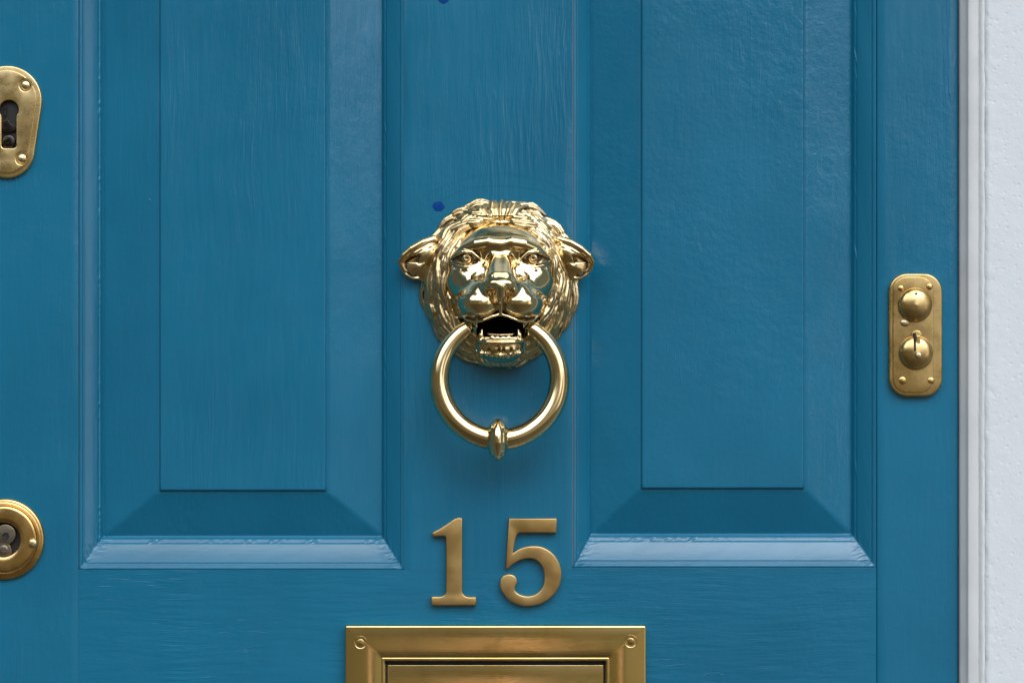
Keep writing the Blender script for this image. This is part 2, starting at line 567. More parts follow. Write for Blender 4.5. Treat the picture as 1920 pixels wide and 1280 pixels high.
def board(name, x0, y0, x1, y1, mat, h=0.0, depth=60, rnd=1.2, step=14, seed=1, arris='ltrb'):
    """a painted timber member: gently uneven front face with rounded arrises and real sides"""
    nx = max(2, int((x1 - x0) / step)); ny = max(2, int((y1 - y0) / step))
    xs = np.r_[x0, x0, x0 + 0.35 * rnd, x0 + rnd, np.linspace(x0 + rnd, x1 - rnd, nx)[1:-1], x1 - rnd, x1 - 0.35 * rnd, x1, x1]
    ys = np.r_[y0, y0, y0 + 0.35 * rnd, y0 + rnd, np.linspace(y0 + rnd, y1 - rnd, ny)[1:-1], y1 - rnd, y1 - 0.35 * rnd, y1, y1]
    X, Y = np.meshgrid(xs, ys, indexing='ij')
    def fall(n):
        f = np.zeros(n); f[0] = f[-1] = depth; f[1] = f[-2] = rnd; f[2] = f[-3] = rnd * 0.3
        return f
    fx, fy = fall(len(xs)), fall(len(ys))
    if 'l' not in arris: fx[1:3] = 0
    if 'r' not in arris: fx[-3:-1] = 0
    if 't' not in arris: fy[1:3] = 0
    if 'b' not in arris: fy[-3:-1] = 0
    D = np.maximum(fx[:, None], fy[None, :])
    H = h - D + 0.35 * vnoise(X / 90, Y / 160, seed) * (D == 0) * np.clip(np.minimum(abs(Y - 1068) / 60, 1) + 0.0, 0, 1)
    V = np.stack([(X - CX) * S, -H * S, (CZ - Y) * S + Z0], -1).reshape(-1, 3)
    Q = grid_faces(len(xs), len(ys))[:, ::-1]
    return link(name, mesh_np(name, V, Q), mat, door)


def sweep_u(name, rings, mat, seed, uneven, cap=False):
    """profile swept down the left, along the bottom and up the right with mitred corners
       rings: (xl, yb, xr, h)"""
    V = []; UV = []
    y0 = TOP
    nL, nB = (420, 200) if uneven > 0.5 else (170, 84)
    acc = 0.0
    tL = np.linspace(0, 1, nL) ** 0.9
    tB = np.linspace(0, 1, nB)
    prev = rings[0]
    for k, (xl, yb, xr, h) in enumerate(rings):
        if k:
            acc += math.hypot(xl - prev[0], h - prev[3])
        prev = (xl, yb, xr, h)
        xs = np.r_[np.full(nL, xl), xl + (xr - xl) * tB[1:-1], np.full(nL, xr)]
        ys = np.r_[y0 + (yb - y0) * tL, np.full(nB - 2, yb), (y0 + (yb - y0) * tL)[::-1]]
        u = np.r_[0, np.cumsum(np.hypot(np.diff(xs), np.diff(ys)))]
        dc = np.minimum(np.hypot(xs - xl, ys - yb), np.hypot(xs - xr, ys - yb))
        crust = np.exp(-(dc / 26.0) ** 2)
        a = uneven * (1 + 3.2 * crust)
        dn = a * (0.35 * vnoise(u / 110, np.full_like(u, acc / 30), seed) + 0.10 * vnoise(u / 24, np.full_like(u, acc / 16), seed + 3)
                  + 0.25 * crust * vnoise(u / 5, np.full_like(u, acc / 3), seed + 5))
        if uneven > 0.5 and k > 0.74 * len(rings):
            wk = math.sin(math.pi * min(1, (k / len(rings) - 0.74) / 0.2))
            dn = dn + wk * 2.4 * np.maximum(0, vnoise(u / 6.5, np.full_like(u, 3.3), seed + 9) + 0.5 * vnoise(u / 60, np.full_like(u, 1.3), seed + 2) - 0.25)
        if h > -3.05 and k > 18 and uneven < 0.5: dn = dn * 0
        hh = h + dn
        V.append(np.stack([(xs - CX) * S, -hh * S, (CZ - ys) * S + Z0], -1))
        UV.append(np.stack([u * S, np.full_like(u, acc * S)], -1))
    V = np.array(V); UV = np.array(UV)
    nk, nu = V.shape[:2]
    Q = grid_faces(nk, nu)
    if cap:   # the flat field inside the last ring, as a fine grid
        pass
    me = mesh_np(name, V.reshape(-1, 3), Q)
    uvl = me.uv_layers.new(name='UVMap')
    uvs = UV.reshape(-1, 2)[Q.ravel()]
    uvl.data.foreach_set('uv', uvs.astype(np.float32).ravel())
    return link(name, me, mat, door)


def prof_pts(keys, n=4):
    out = []
    for (a, b) in zip(keys[:-1], keys[1:]):
        for k in range(n):
            t = k / n
            out.append((a[0] + (b[0] - a[0]) * t, a[1] + (b[1] - a[1]) * t))
    out.append(keys[-1])
    return out


# moulding cross-section: f from outer edge (0) to inner edge (1), h
mk = [(0.0, -2.0), (0.012, -2.0), (0.025, -0.9), (0.055, -1.0), (0.10, -1.8), (0.14, -2.4), (0.165, -5.0), (0.19, -5.6), (0.22, -5.6)]
for t in np.linspace(0.08, 1, 10):      # flat ovolo
    mk.append((0.22 + 0.54 * t, -5.6 - 13.8 * (0.8 * t + 0.2 * t * t)))
mk += [(0.775, -20.8), (0.80, -22.4), (0.86, -23.8), (0.90, -25.5), (0.94, -30.5), (1.0, -34.0)]
mkp = prof_pts(mk, 3)


def panel(L, Lm, Lb, Rb, Rm, Rr, Bb, Bm, Bo, mat, seed, name_l):
    """L..Lm moulding left, Lm..Lb bevel, Lb..Rb raised field, Rb..Rm bevel, Rm..Rr moulding; Bb, Bm, Bo the same below"""
    rings = []
    for f, h in mkp:
        rings.append((L + (Lm - L) * f, Bo + (Bm - Bo) * f, Rr + (Rm - Rr) * f, h))
    sweep_u('panel_moulding', rings, M_mold, seed, 0.8)
    # panel: bevel, step and field
    rings = []
    e = 2.0
    for t in np.linspace(0, 1, 14):
        rings.append((Lm - e + (Lb - 4 - Lm + e) * t, Bm + e + (Bb + 4 - Bm - e) * t, Rm + e + (Rb + 4 - Rm - e) * t, -34.5 + 25.5 * t))
    rings += [(Lb - 3.2, Bb + 3.2, Rb + 3.2, -9.3), (Lb - 2.4, Bb + 2.4, Rb + 2.4, -7.4),
              (Lb - 1.0, Bb + 0.8, Rb + 1.0, -4.0), (Lb, Bb, Rb, -3.1), (Lb + 2, Bb - 2, Rb - 2, -3.0), (Lb + 5, Bb - 5, Rb - 5, -3.0)]
    for t in np.linspace(0.06, 0.999, 22):
        mid = (Lb + Rb) / 2
        rings.append((Lb + 5 + (mid - Lb - 5) * t, Bb - 5 - (Bb - TOP - 10) * t, Rb - 5 + (mid - Rb + 5) * t, -3.0))
    sweep_u('panel', rings, mat, seed + 20, 0.35)


board('stile', LEFT, TOP, 147, BOT, M_stile, seed=3, rnd=0.5)
board('muntin', 757.5, TOP, 1074, 1068, M_mid, seed=4, rnd=0.6, arris='lr')
board('stile', 1643, TOP, EDGE, BOT, M_stile, h=0.15, rnd=4.5, seed=5)
board('rail', 147.2, 1068.2, 1642.9, BOT, M_rail, h=-0.05, seed=6, rnd=0.3, arris='b')
panel(148, 190, 301, 609, 714, 757, 918, 1006, 1068, M_panelL, 11, 'left')
panel(1075, 1110, 1205, 1506, 1600, 1642.5, 914, 1002, 1064, M_panelR, 31, 'right')
# strip of rail above the shorter right moulding's outer edge is covered by carrying the rail face up
board('rail', 1075, 1064.2, 1642.4, 1068, M_rail, h=-0.05, rnd=0.3, step=30, seed=6, arris='')
for cx, cy, sd in ((823, 387, 1), (831, -3, 4)):  # small deep-blue dabs on the paint
    an = np.linspace(0, 2 * np.pi, 30, endpoint=False)
    rr_ = 10.0 + 2.2 * vnoise(np.cos(an) * 1.7 + 9, np.sin(an) * 1.7 + 9, sd) + 0.8 * vnoise(an * 3, an * 0, sd)
    plate('blue_dab', [[(cx + q * 1.08 * math.cos(a), cy + q * math.sin(a)) for q, a in zip(rr_, an)]], -0.5, 0.7, 0.5, M_spot, door)

# ------------------------------------------------------------------ white frame and wall
M_white = None
m, T, b, tc = base_mat('white_gloss_frame')
v = tc.outputs['Object']
st = T.noise(T.scl(v, (500, 500, 12)), 1.0, 3, 0.6)
c = T.mix(T.ss(T.noise(v, 22, 4, 0.6), 0.35, 0.7), (0.54, 0.555, 0.56), (0.48, 0.495, 0.50))
T.put(b.inputs['Base Color'], c)
b.inputs['Roughness'].default_value = 0.35
bump(T, b, T.m('MULTIPLY', st, 0.12))
M_white = m
m, T, b, tc = base_mat('white_rendered_wall')
v = tc.outputs['Object']
n1 = T.noise(v, 160, 5, 0.65)
n2 = T.noise(v, 520, 3, 0.6)
pits = T.n('ShaderNodeTexVoronoi', feature='F1')
T.put(pits.inputs['Vector'], v)
pits.inputs['Scale'].default_value = 170
h = T.m('ADD', T.m('MULTIPLY', n1, 0.16), T.m('MULTIPLY', n2, 0.22))
h = T.m('MULTIPLY_ADD', T.ss(pits.outputs['Distance'], 0.0, 0.35), 0.22, h)
bump(T, b, h)
dirt = T.ss(T.noise(v, 300, 3, 0.6), 0.68, 0.78)
c = T.mix(T.m('MULTIPLY', dirt, 0.35), T.mix(T.noise(v, 25, 3), (0.60, 0.635, 0.655), (0.555, 0.585, 0.61)), (0.42, 0.42, 0.40))
T.put(b.inputs['Base Color'], c)
b.inputs['Roughness'].default_value = 0.75
M_render = m
m, T, b, tc = base_mat('old_sealant')
v = tc.outputs['Object']
T.put(b.inputs['Base Color'], T.mix(T.noise(v, 120, 4, 0.6), (0.62, 0.64, 0.64), (0.50, 0.53, 0.53)))
b.inputs['Roughness'].default_value = 0.6
bump(T, b, T.m('MULTIPLY', T.noise(T.scl(v, (1, 1, 0.5)), 200, 4, 0.6), 0.9))
M_seal = m

frame = empty('door_frame', W(1815, BOT), 'white painted door frame upright between the blue door and the wall', 'door frame')


def extrude_v(name, prof, mat, parent, wob=0.3, seed=1, step=10):
    """vertical member with cross-section prof=[(x,h)...]"""
    ys = np.arange(TOP, BOT + 1, step, dtype=float)
    P = np.array(prof, float)
    X = np.repeat(P[:, :1], len(ys), 1); Y = np.repeat(ys[None], len(P), 0); H = np.repeat(P[:, 1:], len(ys), 1)
    X = X + wob * vnoise(Y / 60, P[:, 0][:, None] * 0.05 + Y * 0, seed)
    V = np.stack([(X - CX) * S, -H * S, (CZ - Y) * S + Z0], -1).reshape(-1, 3)
    me = mesh_np(name, V, grid_faces(len(P), len(ys))[:, ::-1])
    auto_sharp(me, 35)
    return link(name, me, mat, parent)


extrude_v('jamb', [(1798.6, -70), (1798.6, 4), (1799.3, 7), (1801, 9), (1808, 17.5), (1809.4, 20), (1810.2, 23.6), (1811.6, 25.4), (1813.5, 26), (1820, 26.3),
                   (1826, 26), (1828.4, 25.4), (1829.6, 24.2), (1831, 23), (1834, 22.6), (1844, 22), (1845, 5)], M_white, frame, 0.15, 2)
sp_ = [(1826.5 + 1.25 * k, 20.5 + k * 0.8 + 3.5 * math.sin(k / 10 * math.pi)) for k in range(11)]
extrude_v('sealant', [(x + 2.5, h) for x, h in sp_], M_seal, frame, 1.3, 5, 4)

# rendered wall, rough edge beside the frame
xs = np.r_[1837.5, 1838, 1838.8, 1839.8, 1841.1, 1842.5, 1844.5, np.arange(1847, 2260, 3.0)]
ys = np.arange(TOP, BOT + 1, 3.0)
X, Y = np.meshgrid(xs, ys, indexing='ij')
edge = np.clip((X - 1837.5) / 12, 0, 1)
amp = 1.0 + 1.5 * np.exp(-((X - 1846) / 14) ** 2)
H = 16 + 17 * np.sqrt(1 - (1 - edge) ** 2) + amp * (0.2 * vnoise(X / 14, Y / 16, 8) + 0.15 * vnoise(X / 6, Y / 6, 9)) * edge
X = X + (1 - edge) * 2.0 * vnoise(Y / 22, Y * 0, 4) + (1 - edge) * 1.0 * vnoise(Y / 7, Y * 0, 6)
V = np.stack([(X - CX) * S, -H * S, (CZ - Y) * S + Z0], -1).reshape(-1, 3)
wall = link('wall', mesh_np('wall', V, grid_faces(len(xs), len(ys))[:, ::-1]), M_render)
tag(wall, 'rough white rendered wall at the far right edge', 'wall')

# ------------------------------------------------------------------ SDF sculpting for the lion
class Vol:
    def __init__(self, x0, x1, y0, y1, h0, h1, g):
        self.g = g
        self.ax = [np.arange(a, b + g, g, dtype=np.float32) for a, b in ((x0, x1), (y0, y1), (h0, h1))]
        self.F = np.full([len(a) for a in self.ax], 40.0, np.float32)

    def sl(self, lo, hi, pad):
        s = []
        for a, l, h_ in zip(self.ax, lo, hi):
            i0 = max(0, int((l - pad - a[0]) / self.g)); i1 = min(len(a), int((h_ + pad - a[0]) / self.g) + 2)
            if i1 <= i0: return None
            s.append(slice(i0, i1))
        return tuple(s)

    def apply(self, s, d, k, sub):
        A = self.F[s]
        if sub: A, d = -A, d
        if k > 0:
            hh = np.clip(0.5 + 0.5 * (d - A) / k, 0, 1)
            r = d + (A - d) * hh - k * hh * (1 - hh)
        else:
            r = np.minimum(A, d)
        self.F[s] = -r if sub else r

    def ell(self, c, r, k=4.0, rot=0.0, tilt=0.0, sub=False, pitch=0.0):
        rm = max(r)
        s = self.sl([q - rm for q in c], [q + rm for q in c], k + 14)
        if s is None: return
        x = self.ax[0][s[0]][:, None, None] - c[0]; y = self.ax[1][s[1]][None, :, None] - c[1]; z = self.ax[2][s[2]][None, None, :] - c[2]
        if rot:
            a = R(rot); x, y = x * math.cos(a) + y * math.sin(a), -x * math.sin(a) + y * math.cos(a)
        if tilt:      # about the vertical axis
            a = R(tilt); x, z = x * math.cos(a) + z * math.sin(a), -x * math.sin(a) + z * math.cos(a)
        if pitch:
            a = R(pitch); y, z = y * math.cos(a) + z * math.sin(a), -y * math.sin(a) + z * math.cos(a)
        k0 = np.sqrt((x / r[0]) ** 2 + (y / r[1]) ** 2 + (z / r[2]) ** 2)
        k1 = np.sqrt((x / r[0] ** 2) ** 2 + (y / r[1] ** 2) ** 2 + (z / r[2] ** 2) ** 2) + 1e-6
        self.apply(s, (k0 * (k0 - 1) / k1).astype(np.float32), k, sub)

    def sup(self, c, r, p, k):
        """flat-fronted superellipsoid"""
        x, y, z = [np.abs((a - q) / m_) for a, q, m_ in zip(self.ax, c, r)]
        x = x[:, None, None]; y = y[None, :, None]; z = z[None, None, :]
        k0 = (x ** p + y ** p + z ** p) ** (1 / p)
        g = np.sqrt((x ** (p - 1) / r[0]) ** 2 + (y ** (p - 1) / r[1]) ** 2 + (z ** (p - 1) / r[2]) ** 2) / (k0 ** (p - 1) + 1e-6) + 1e-6
        d = np.where(k0 > 0.3, (k0 - 1) / g, -20)
        self.apply((slice(None),) * 3, d.astype(np.float32), k, False)

    def tube(self, pts, rad, k=2.0, sub=False):
        if not hasattr(rad, '__len__'): rad = [rad] * len(pts)
        P = np.array(pts, float)
        s = self.sl(P.min(0) - max(rad), P.max(0) + max(rad), k + 4)
        if s is None: return
        X = self.ax[0][s[0]][:, None, None]; Y = self.ax[1][s[1]][None, :, None]; Z = self.ax[2][s[2]][None, None, :]
        best = None
        for (a, b, ra, rb) in zip(P[:-1], P[1:], rad[:-1], rad[1:]):
            d = b - a; L2 = float(d @ d) + 1e-6
            t = np.clip(((X - a[0]) * d[0] + (Y - a[1]) * d[1] + (Z - a[2]) * d[2]) / L2, 0, 1)
            q = np.sqrt((X - a[0] - t * d[0]) ** 2 + (Y - a[1] - t * d[1]) ** 2 + (Z - a[2] - t * d[2]) ** 2) - (ra + (rb - ra) * t)
            best = q if best is None else np.minimum(best, q)
        self.apply(s, best.astype(np.float32), k, sub)

    def sym(self, fn, c, *a, **kw):
        getattr(self, fn)(c, *a, **kw)
        if fn == 'ell':
            kw = dict(kw)
            for q in ('rot', 'tilt'):
                if q in kw: kw[q] = -kw[q]
            self.ell((-c[0], c[1], c[2]), *a, **kw)
        else:
            self.tube([(-p[0], p[1], p[2]) for p in c], *a, **kw)

    def blur(self, n=1):
        for _ in range(n):
            for ax in range(3):
                F = self.F
                lo = np.concatenate([np.take(F, [0], ax), np.take(F, range(F.shape[ax] - 1), ax)], ax)
                hi = np.concatenate([np.take(F, range(1, F.shape[ax]), ax), np.take(F, [F.shape[ax] - 1], ax)], ax)
                self.F = 0.25 * lo + 0.5 * F + 0.25 * hi

    def sample(self, A, p):
        q = [(p[:, i] - self.ax[i][0]) / self.g for i in range(3)]
        i0 = [np.clip(np.floor(v).astype(int), 0, len(self.ax[i]) - 2) for i, v in enumerate(q)]
        f = [np.clip(v - i, 0, 1) for v, i in zip(q, i0)]
        out = 0
        for a in (0, 1):
            for b in (0, 1):
                for c in (0, 1):
                    w = (f[0] if a else 1 - f[0]) * (f[1] if b else 1 - f[1]) * (f[2] if c else 1 - f[2])
                    out = out + w * A[i0[0] + a, i0[1] + b, i0[2] + c]
        return out

    def mesh(self, name, origin, scale, patina_shade=None, hmin=None):
        """surface nets; returns mesh in door-local metres"""
        F = self.F
        ins = F < 0
        act = np.zeros([n - 1 for n in F.shape], bool)
        cnt = np.zeros(act.shape, np.int8)
        for a in (0, 1):
            for b in (0, 1):
                for c in (0, 1):
                    cnt += ins[a:F.shape[0] - 1 + a, b:F.shape[1] - 1 + b, c:F.shape[2] - 1 + c]
        act = (cnt > 0) & (cnt < 8)
        I = np.argwhere(act)
        cor = np.array([(a, b, c) for a in (0, 1) for b in (0, 1) for c in (0, 1)])
        vals = np.stack([F[I[:, 0] + a, I[:, 1] + b, I[:, 2] + c] for a, b, c in cor], 1)
        acc = np.zeros((len(I), 3)); num = np.zeros(len(I))
        for i in range(8):
            for j in range(i + 1, 8):
                if np.abs(cor[i] - cor[j]).sum() != 1: continue
                va, vb = vals[:, i], vals[:, j]
                mk_ = (va < 0) != (vb < 0)
                t = np.where(mk_, va / (va - vb + 1e-12), 0)
                acc += np.where(mk_[:, None], cor[i] + (cor[j] - cor[i]) * t[:, None], 0)
                num += mk_
        P = (I + acc / num[:, None]) * self.g + np.array([a[0] for a in self.ax])
        idx = np.full(act.shape, -1, np.int32)
        idx[tuple(I.T)] = np.arange(len(I))
        quads = []
        for axis in range(3):
            A = np.take(ins, range(F.shape[axis] - 1), axis); B = np.take(ins, range(1, F.shape[axis]), axis)
            E = np.argwhere(A != B)
            o1, o2 = [(1, 2), (2, 0), (0, 1)][axis]
            E = E[(E[:, o1] > 0) & (E[:, o2] > 0) & (E[:, o1] < F.shape[o1] - 1) & (E[:, o2] < F.shape[o2] - 1)]
            flip = A[tuple(E.T)]
            def at(a, b):
                q = E.copy(); q[:, o1] -= a; q[:, o2] -= b
                return idx[tuple(q.T)]
            q = np.stack([at(1, 1), at(0, 1), at(0, 0), at(1, 0)], 1)
            q[~flip] = q[~flip][:, ::-1]
            quads.append(q)
        Q = np.concatenate(quads)
        # project on to the surface and read its normal from the field
        G = np.gradient(F, self.g)
        for _ in range(2):
            n = np.stack([self.sample(g_, P) for g_ in G], 1)
            ln = np.linalg.norm(n, axis=1)[:, None] + 1e-6
            d = self.sample(F, P)[:, None]
            P = P - np.clip(d / ln, -0.6, 0.6) * n / ln * 0.9
        n = np.stack([self.sample(g_, P) for g_ in G], 1)
        n /= np.linalg.norm(n, axis=1)[:, None] + 1e-6
        V = np.stack([origin[0] + P[:, 0] * scale, origin[1] - P[:, 2] * scale, origin[2] + P[:, 1] * scale], 1)
        # (x, y, h) -> (x, -h, y) keeps handedness
        me = mesh_np(name, V, Q)
        N = np.stack([n[:, 0], -n[:, 2], n[:, 1]], 1)
        me.normals_split_custom_set_from_vertices(N.tolist())
        occ = np.zeros(len(P))  # crevice patina and painted occlusion, from how enclosed the surface is
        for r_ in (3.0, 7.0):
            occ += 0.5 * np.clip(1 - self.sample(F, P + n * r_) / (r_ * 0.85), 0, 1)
        if patina_shade is not None:
            occ = np.clip(occ + patina_shade(P, n), 0, 2)
        at_ = me.attributes.new('patina_shade', 'FLOAT', 'POINT')
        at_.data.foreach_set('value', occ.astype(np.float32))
        return me


LX, LY = 938.0, 530.0
LS = S * 0.982
lo_ = W(CX + (LX - CX) * 0.985, CZ + (LY - CZ) * 0.982, 0)
knocker = empty('door_knocker', lo_, 'large polished brass lion head knocker with a ring hanging from its jaws', 'door knocker')


def ellh(x, y, c, r):
    q = 1 - ((x - c[0]) / r[0]) ** 2 - ((y - c[1]) / r[1]) ** 2
    return c[2] + r[2] * math.sqrt(q) if q > 0 else -10


SK_C, SK_R = (1, 2, -14), (111, 122, 110)
MN_C, MN_R = (-4, 0, -4), (142, 152, 54)

# ---- face
f = Vol(-122, 122, -158, 132, -4, 156, 1.05)
f.sup((1, 2, -14), (111, 122, 110), 2.25, 0)
# furrow up the forehead between two low swellings
f.tube([(1, 122, 52), (1, 104, 74), (1, 86, 92)], [2.5, 4, 3], 8, sub=True)
# brows
f.sym('tube', [(2, 72, 84), (22, 76, 86), (44, 73, 82), (66, 64, 72), (82, 52, 58), (91, 38, 46)], [10, 12, 12, 11, 9, 7], 12)
# cheekbones
f.sym('ell', (62, 8, 52), (38, 36, 32), 18, rot=-10)
# bridge
f.sym('tube', [(-8, 64, 68), (-9, 42, 83), (-9, 22, 102), (-9, 5, 119)], [15, 16, 18, 20], 7)
# hollow beside the bridge and eye socket
f.sym('ell', (31, 44, 100), (8, 14, 20), 9, rot=16, sub=True)
f.sym('ell', (63, 48, 90), (30, 14, 19), 4, rot=-3, sub=True)
# muzzle
f.sym('ell', (46, -20, 64), (38, 40, 42), 16)
f.sym('ell', (27, -14, 98), (28, 24, 26), 12)
f.sym('ell', (38, -37, 85), (43.5, 33.5, 46), 9)
# fold between cheek and muzzle
f.sym('tube', [(34, 24, 100), (52, 6, 92), (76, -8, 76), (88, -34, 58)], [2.2, 3.0, 3.0, 2.0], 5, sub=True)
f.sym('tube', [(36, 27, 96), (52, 12, 91), (66, 2, 84)], [1.0, 1.4, 0.7], 4, sub=True)
# nose
f.ell((1, -2, 122), (34, 14, 26), 6)
f.sym('ell', (23, -13, 119), (13, 13, 18), 5)
f.tube([(1, -8, 138), (1, -24, 135), (1, -38, 127), (1, -56, 117)], [12, 8.5, 4.5, 2.5], 3)
f.sym('ell', (17.5, -19.5, 136), (8.5, 6.6, 18), 2.0, rot=-22, sub=True)
f.sym('tube', [(34, -2, 112), (37, -14, 108), (32, -26, 112)], [2, 2.5, 2], 3, sub=True)
f.tube([(1, -40, 132), (1, -58, 124)], [1.3, 1.5], 1.5, sub=True)
# upper lip rim
f.sym('tube', [(0, -59, 113), (14, -63, 118), (30, -70, 116), (48, -74, 106), (64, -69, 94), (78, -56, 80)], [2.6, 2.8, 3.0, 3.0, 2.8, 2.0], 2.5)
# whisker lines
for k in range(4):
    f.sym('tube', [(58, -26 - 8 * k, 126 - 4 * k), (78, -28 - 8 * k, 104 - 5 * k)], [0.9, 0.9], 1.6, sub=True)
for k in range(4):
    f.sym('ell', (36 + 9 * (k % 2), -38 - 6 * k, 134 - 1.5 * k), (2.2, 1.2, 3), 1.2, rot=-25, sub=True)
# lower jaw
f.ell((1, -115, 58), (48, 33, 36), 8)
f.ell((1, -126, 64), (40, 22, 30), 9)
# mouth
f.ell((1, -84, 92), (41, 20, 62), 3, sub=True)
f.ell((1, -96, 62), (40, 14, 40), 3, sub=True)
f.sym('ell', (70, -78, 66), (17, 13, 30), 3, rot=30, sub=True)
# lips, gums and teeth
f.tube([(-46, -103, 72), (-38, -108, 84), (-24, -111, 94), (1, -112, 98), (26, -111, 94), (40, -109, 84), (48, -104, 72)], [3.6, 4.0, 3.6, 3.4, 3.6, 4.0, 3.6], 2.5)
f.tube([(-27, -104, 88), (-12, -105, 93), (1, -105, 94), (14, -105, 93), (29, -104, 88)], 4.0, 1)
f.tube([(-34, -88, 62), (-20, -97, 78), (1, -98, 82), (22, -97, 78), (36, -88, 62)], [3, 3, 2.6, 3, 3], 1)
f.sym('tube', [(36, -108, 82), (36, -98, 84), (34, -87, 84)], [6.5, 4.8, 1.5], 1.5)
f.sym('tube', [(47, -70, 92), (46, -77, 92), (44, -84, 90)], [6, 4.2, 1.3], 2)
for tx in (-15, -5, 6, 16):
    f.ell((tx, -102, 92), (4.6, 4.4, 4), 2.2)
for tx, tr in ((-21, 2.6), (-3, 2.2), (6, 2.2), (20, 2.4), (-34, 2.0), (33, 2.0)):
    f.ell((tx, -129, 95 - abs(tx) * 0.25), (tr, 8, 6), 1.2, sub=True)
f.tube([(-42, -116, 84), (-22, -120, 95), (1, -121, 98), (24, -120, 95), (44, -116, 84)], [1.6, 2, 2, 2, 1.6], 2, sub=True)
for k in range(9):
    tx = -36 + 9 * k
    f.tube([(tx, -136 + abs(tx) * 0.12, 92 - abs(tx) * .3), (tx * 0.86, -149 + abs(tx) * 0.2, 76 - abs(tx) * .3)], [4.4, 2.0], 1.5)
# eyelids
f.sym('tube', [(96, 42, 56), (86, 52, 73), (69, 59, 84), (53, 57, 86), (41, 47, 85), (34, 36, 79)], [1.8, 2.8, 3.6, 3.4, 2.6, 1.8], 2)
f.sym('tube', [(96, 42, 56), (83, 34, 73), (66, 30, 82), (49, 32, 83), (34, 36, 79)], [1.6, 2.0, 2.3, 2.0, 1.8], 2)
f.sym('tube', [(86, 27, 70), (67, 22, 82), (48, 25, 85)], [1.0, 1.8, 1.0], 2.0, sub=True)
# tuft marks on the brow
random.seed(4)
for k in range(9):
    bx = 20 + 7 * k
    f.sym('tube', [(bx, 58 + random.uniform(-1, 1), 100 - k * 2.0), (bx + 5, 66, 101 - k * 2.4)], [1.0, 0.5], 1.2, sub=True)
f.blur(1)


def face_shade(P, n):  # shade painted into mouth, mouth corners and eye sockets
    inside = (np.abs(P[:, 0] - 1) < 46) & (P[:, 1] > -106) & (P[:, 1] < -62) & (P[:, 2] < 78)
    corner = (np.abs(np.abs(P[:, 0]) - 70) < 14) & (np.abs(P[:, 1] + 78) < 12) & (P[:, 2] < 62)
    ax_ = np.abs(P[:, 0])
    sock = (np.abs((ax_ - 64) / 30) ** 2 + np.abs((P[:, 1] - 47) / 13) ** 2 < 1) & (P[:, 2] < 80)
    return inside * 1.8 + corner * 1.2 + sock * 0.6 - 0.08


face = link('face', f.mesh('face', lo_, LS, face_shade), M_lion, knocker)
del f

# ---- mane
random.seed(11)
mv = Vol(-166, 162, -172, 172, -6, 96, 1.0)
mv.ell(MN_C, MN_R, 0)


def hbase(x, y):
    p = 2.25
    q = 1 - abs((x - SK_C[0]) / SK_R[0]) ** p - abs((y - SK_C[1]) / SK_R[1]) ** p
    sk = SK_C[2] + SK_R[2] * q ** (1 / p) if q > 0 else -10
    return max(ellh(x, y, MN_C, MN_R), min(sk, 60) - 1.0)


def ring_pt(th, q):
    a = R(th)
    rx = 108 + (149 - 108) * q
    ry = 123 + (158 - 123) * q
    return (-2 + math.sin(a) * rx, 2 + math.cos(a) * ry)


def lock(side, th0, q0, dth, dq, wid, rad, amp):
    ph = random.uniform(0, 6.28)
    lay = random.uniform(-3, 4)
    subs = [-1, 0, 1]
    n = 9
    C = []
    for i in range(n):
        t = i / (n - 1)
        th = th0 + dth * t
        q = q0 + dq * t + amp * math.sin(ph + t * 5.2) * (0.3 + t)
        q = min(q, 1.03)
        x, y = ring_pt(side * th, q)
        C.append(np.array((x, y)))
    for sj in subs:
        pts, rr = [], []
        jit = random.uniform(-1.2, 1.2)
        for i in range(n):
            t = i / (n - 1)
            d = C[min(i + 1, n - 1)] - C[max(i - 1, 0)]
            d = d / (np.linalg.norm(d) + 1e-6)
            nrm = np.array((-d[1], d[0]))
            sp = wid * (0.42 + 0.65 * math.sin(math.pi * min(1, t * 0.9 + 0.12))) * (1 - 0.75 * t ** 2)
            p = C[i] + nrm * (sj * sp * 0.62 + jit)
            r_ = rad * (0.35 + 0.85 * math.sin(math.pi * min(1, 0.15 + t * 0.8))) * (1 - 0.55 * t ** 3) + 0.3
            hh = hbase(p[0], p[1])
            if hh < 0: hh = 0
            lift = (0.3 + 1.5 * math.sin(math.pi * min(1, t * 1.08))) * rad * 0.9 + (1 - sj * sj) * wid * 0.32 - 1.5 + lay
            pts.append((p[0], p[1], max(hh + lift, 1))); rr.append(r_)
        mv.tube(pts, rr, 0.7)


for side in (-1, 1):
    for L_, q0 in enumerate((-0.02, 0.22, 0.48, 0.74)):
        th = random.uniform(2, 7)
        while th < 168:
            top = th < 30
            dth = random.uniform(26, 46) * (1.0 if not top else 0.75)
            if th + dth > 182: dth = max(8, 182 - th)
            dq = random.uniform(0.12, 0.36) + (0.35 * (1 - th / 30) if top else 0)
            lock(side, th, q0 + random.uniform(-.05, .05) + ((0.02 if th < 45 else -0.10) if L_ == 0 else 0), dth, dq, random.uniform(7.5, 10), random.uniform(2.8, 3.7), random.uniform(0.08, 0.2))
            th += random.uniform(6, 10.5)
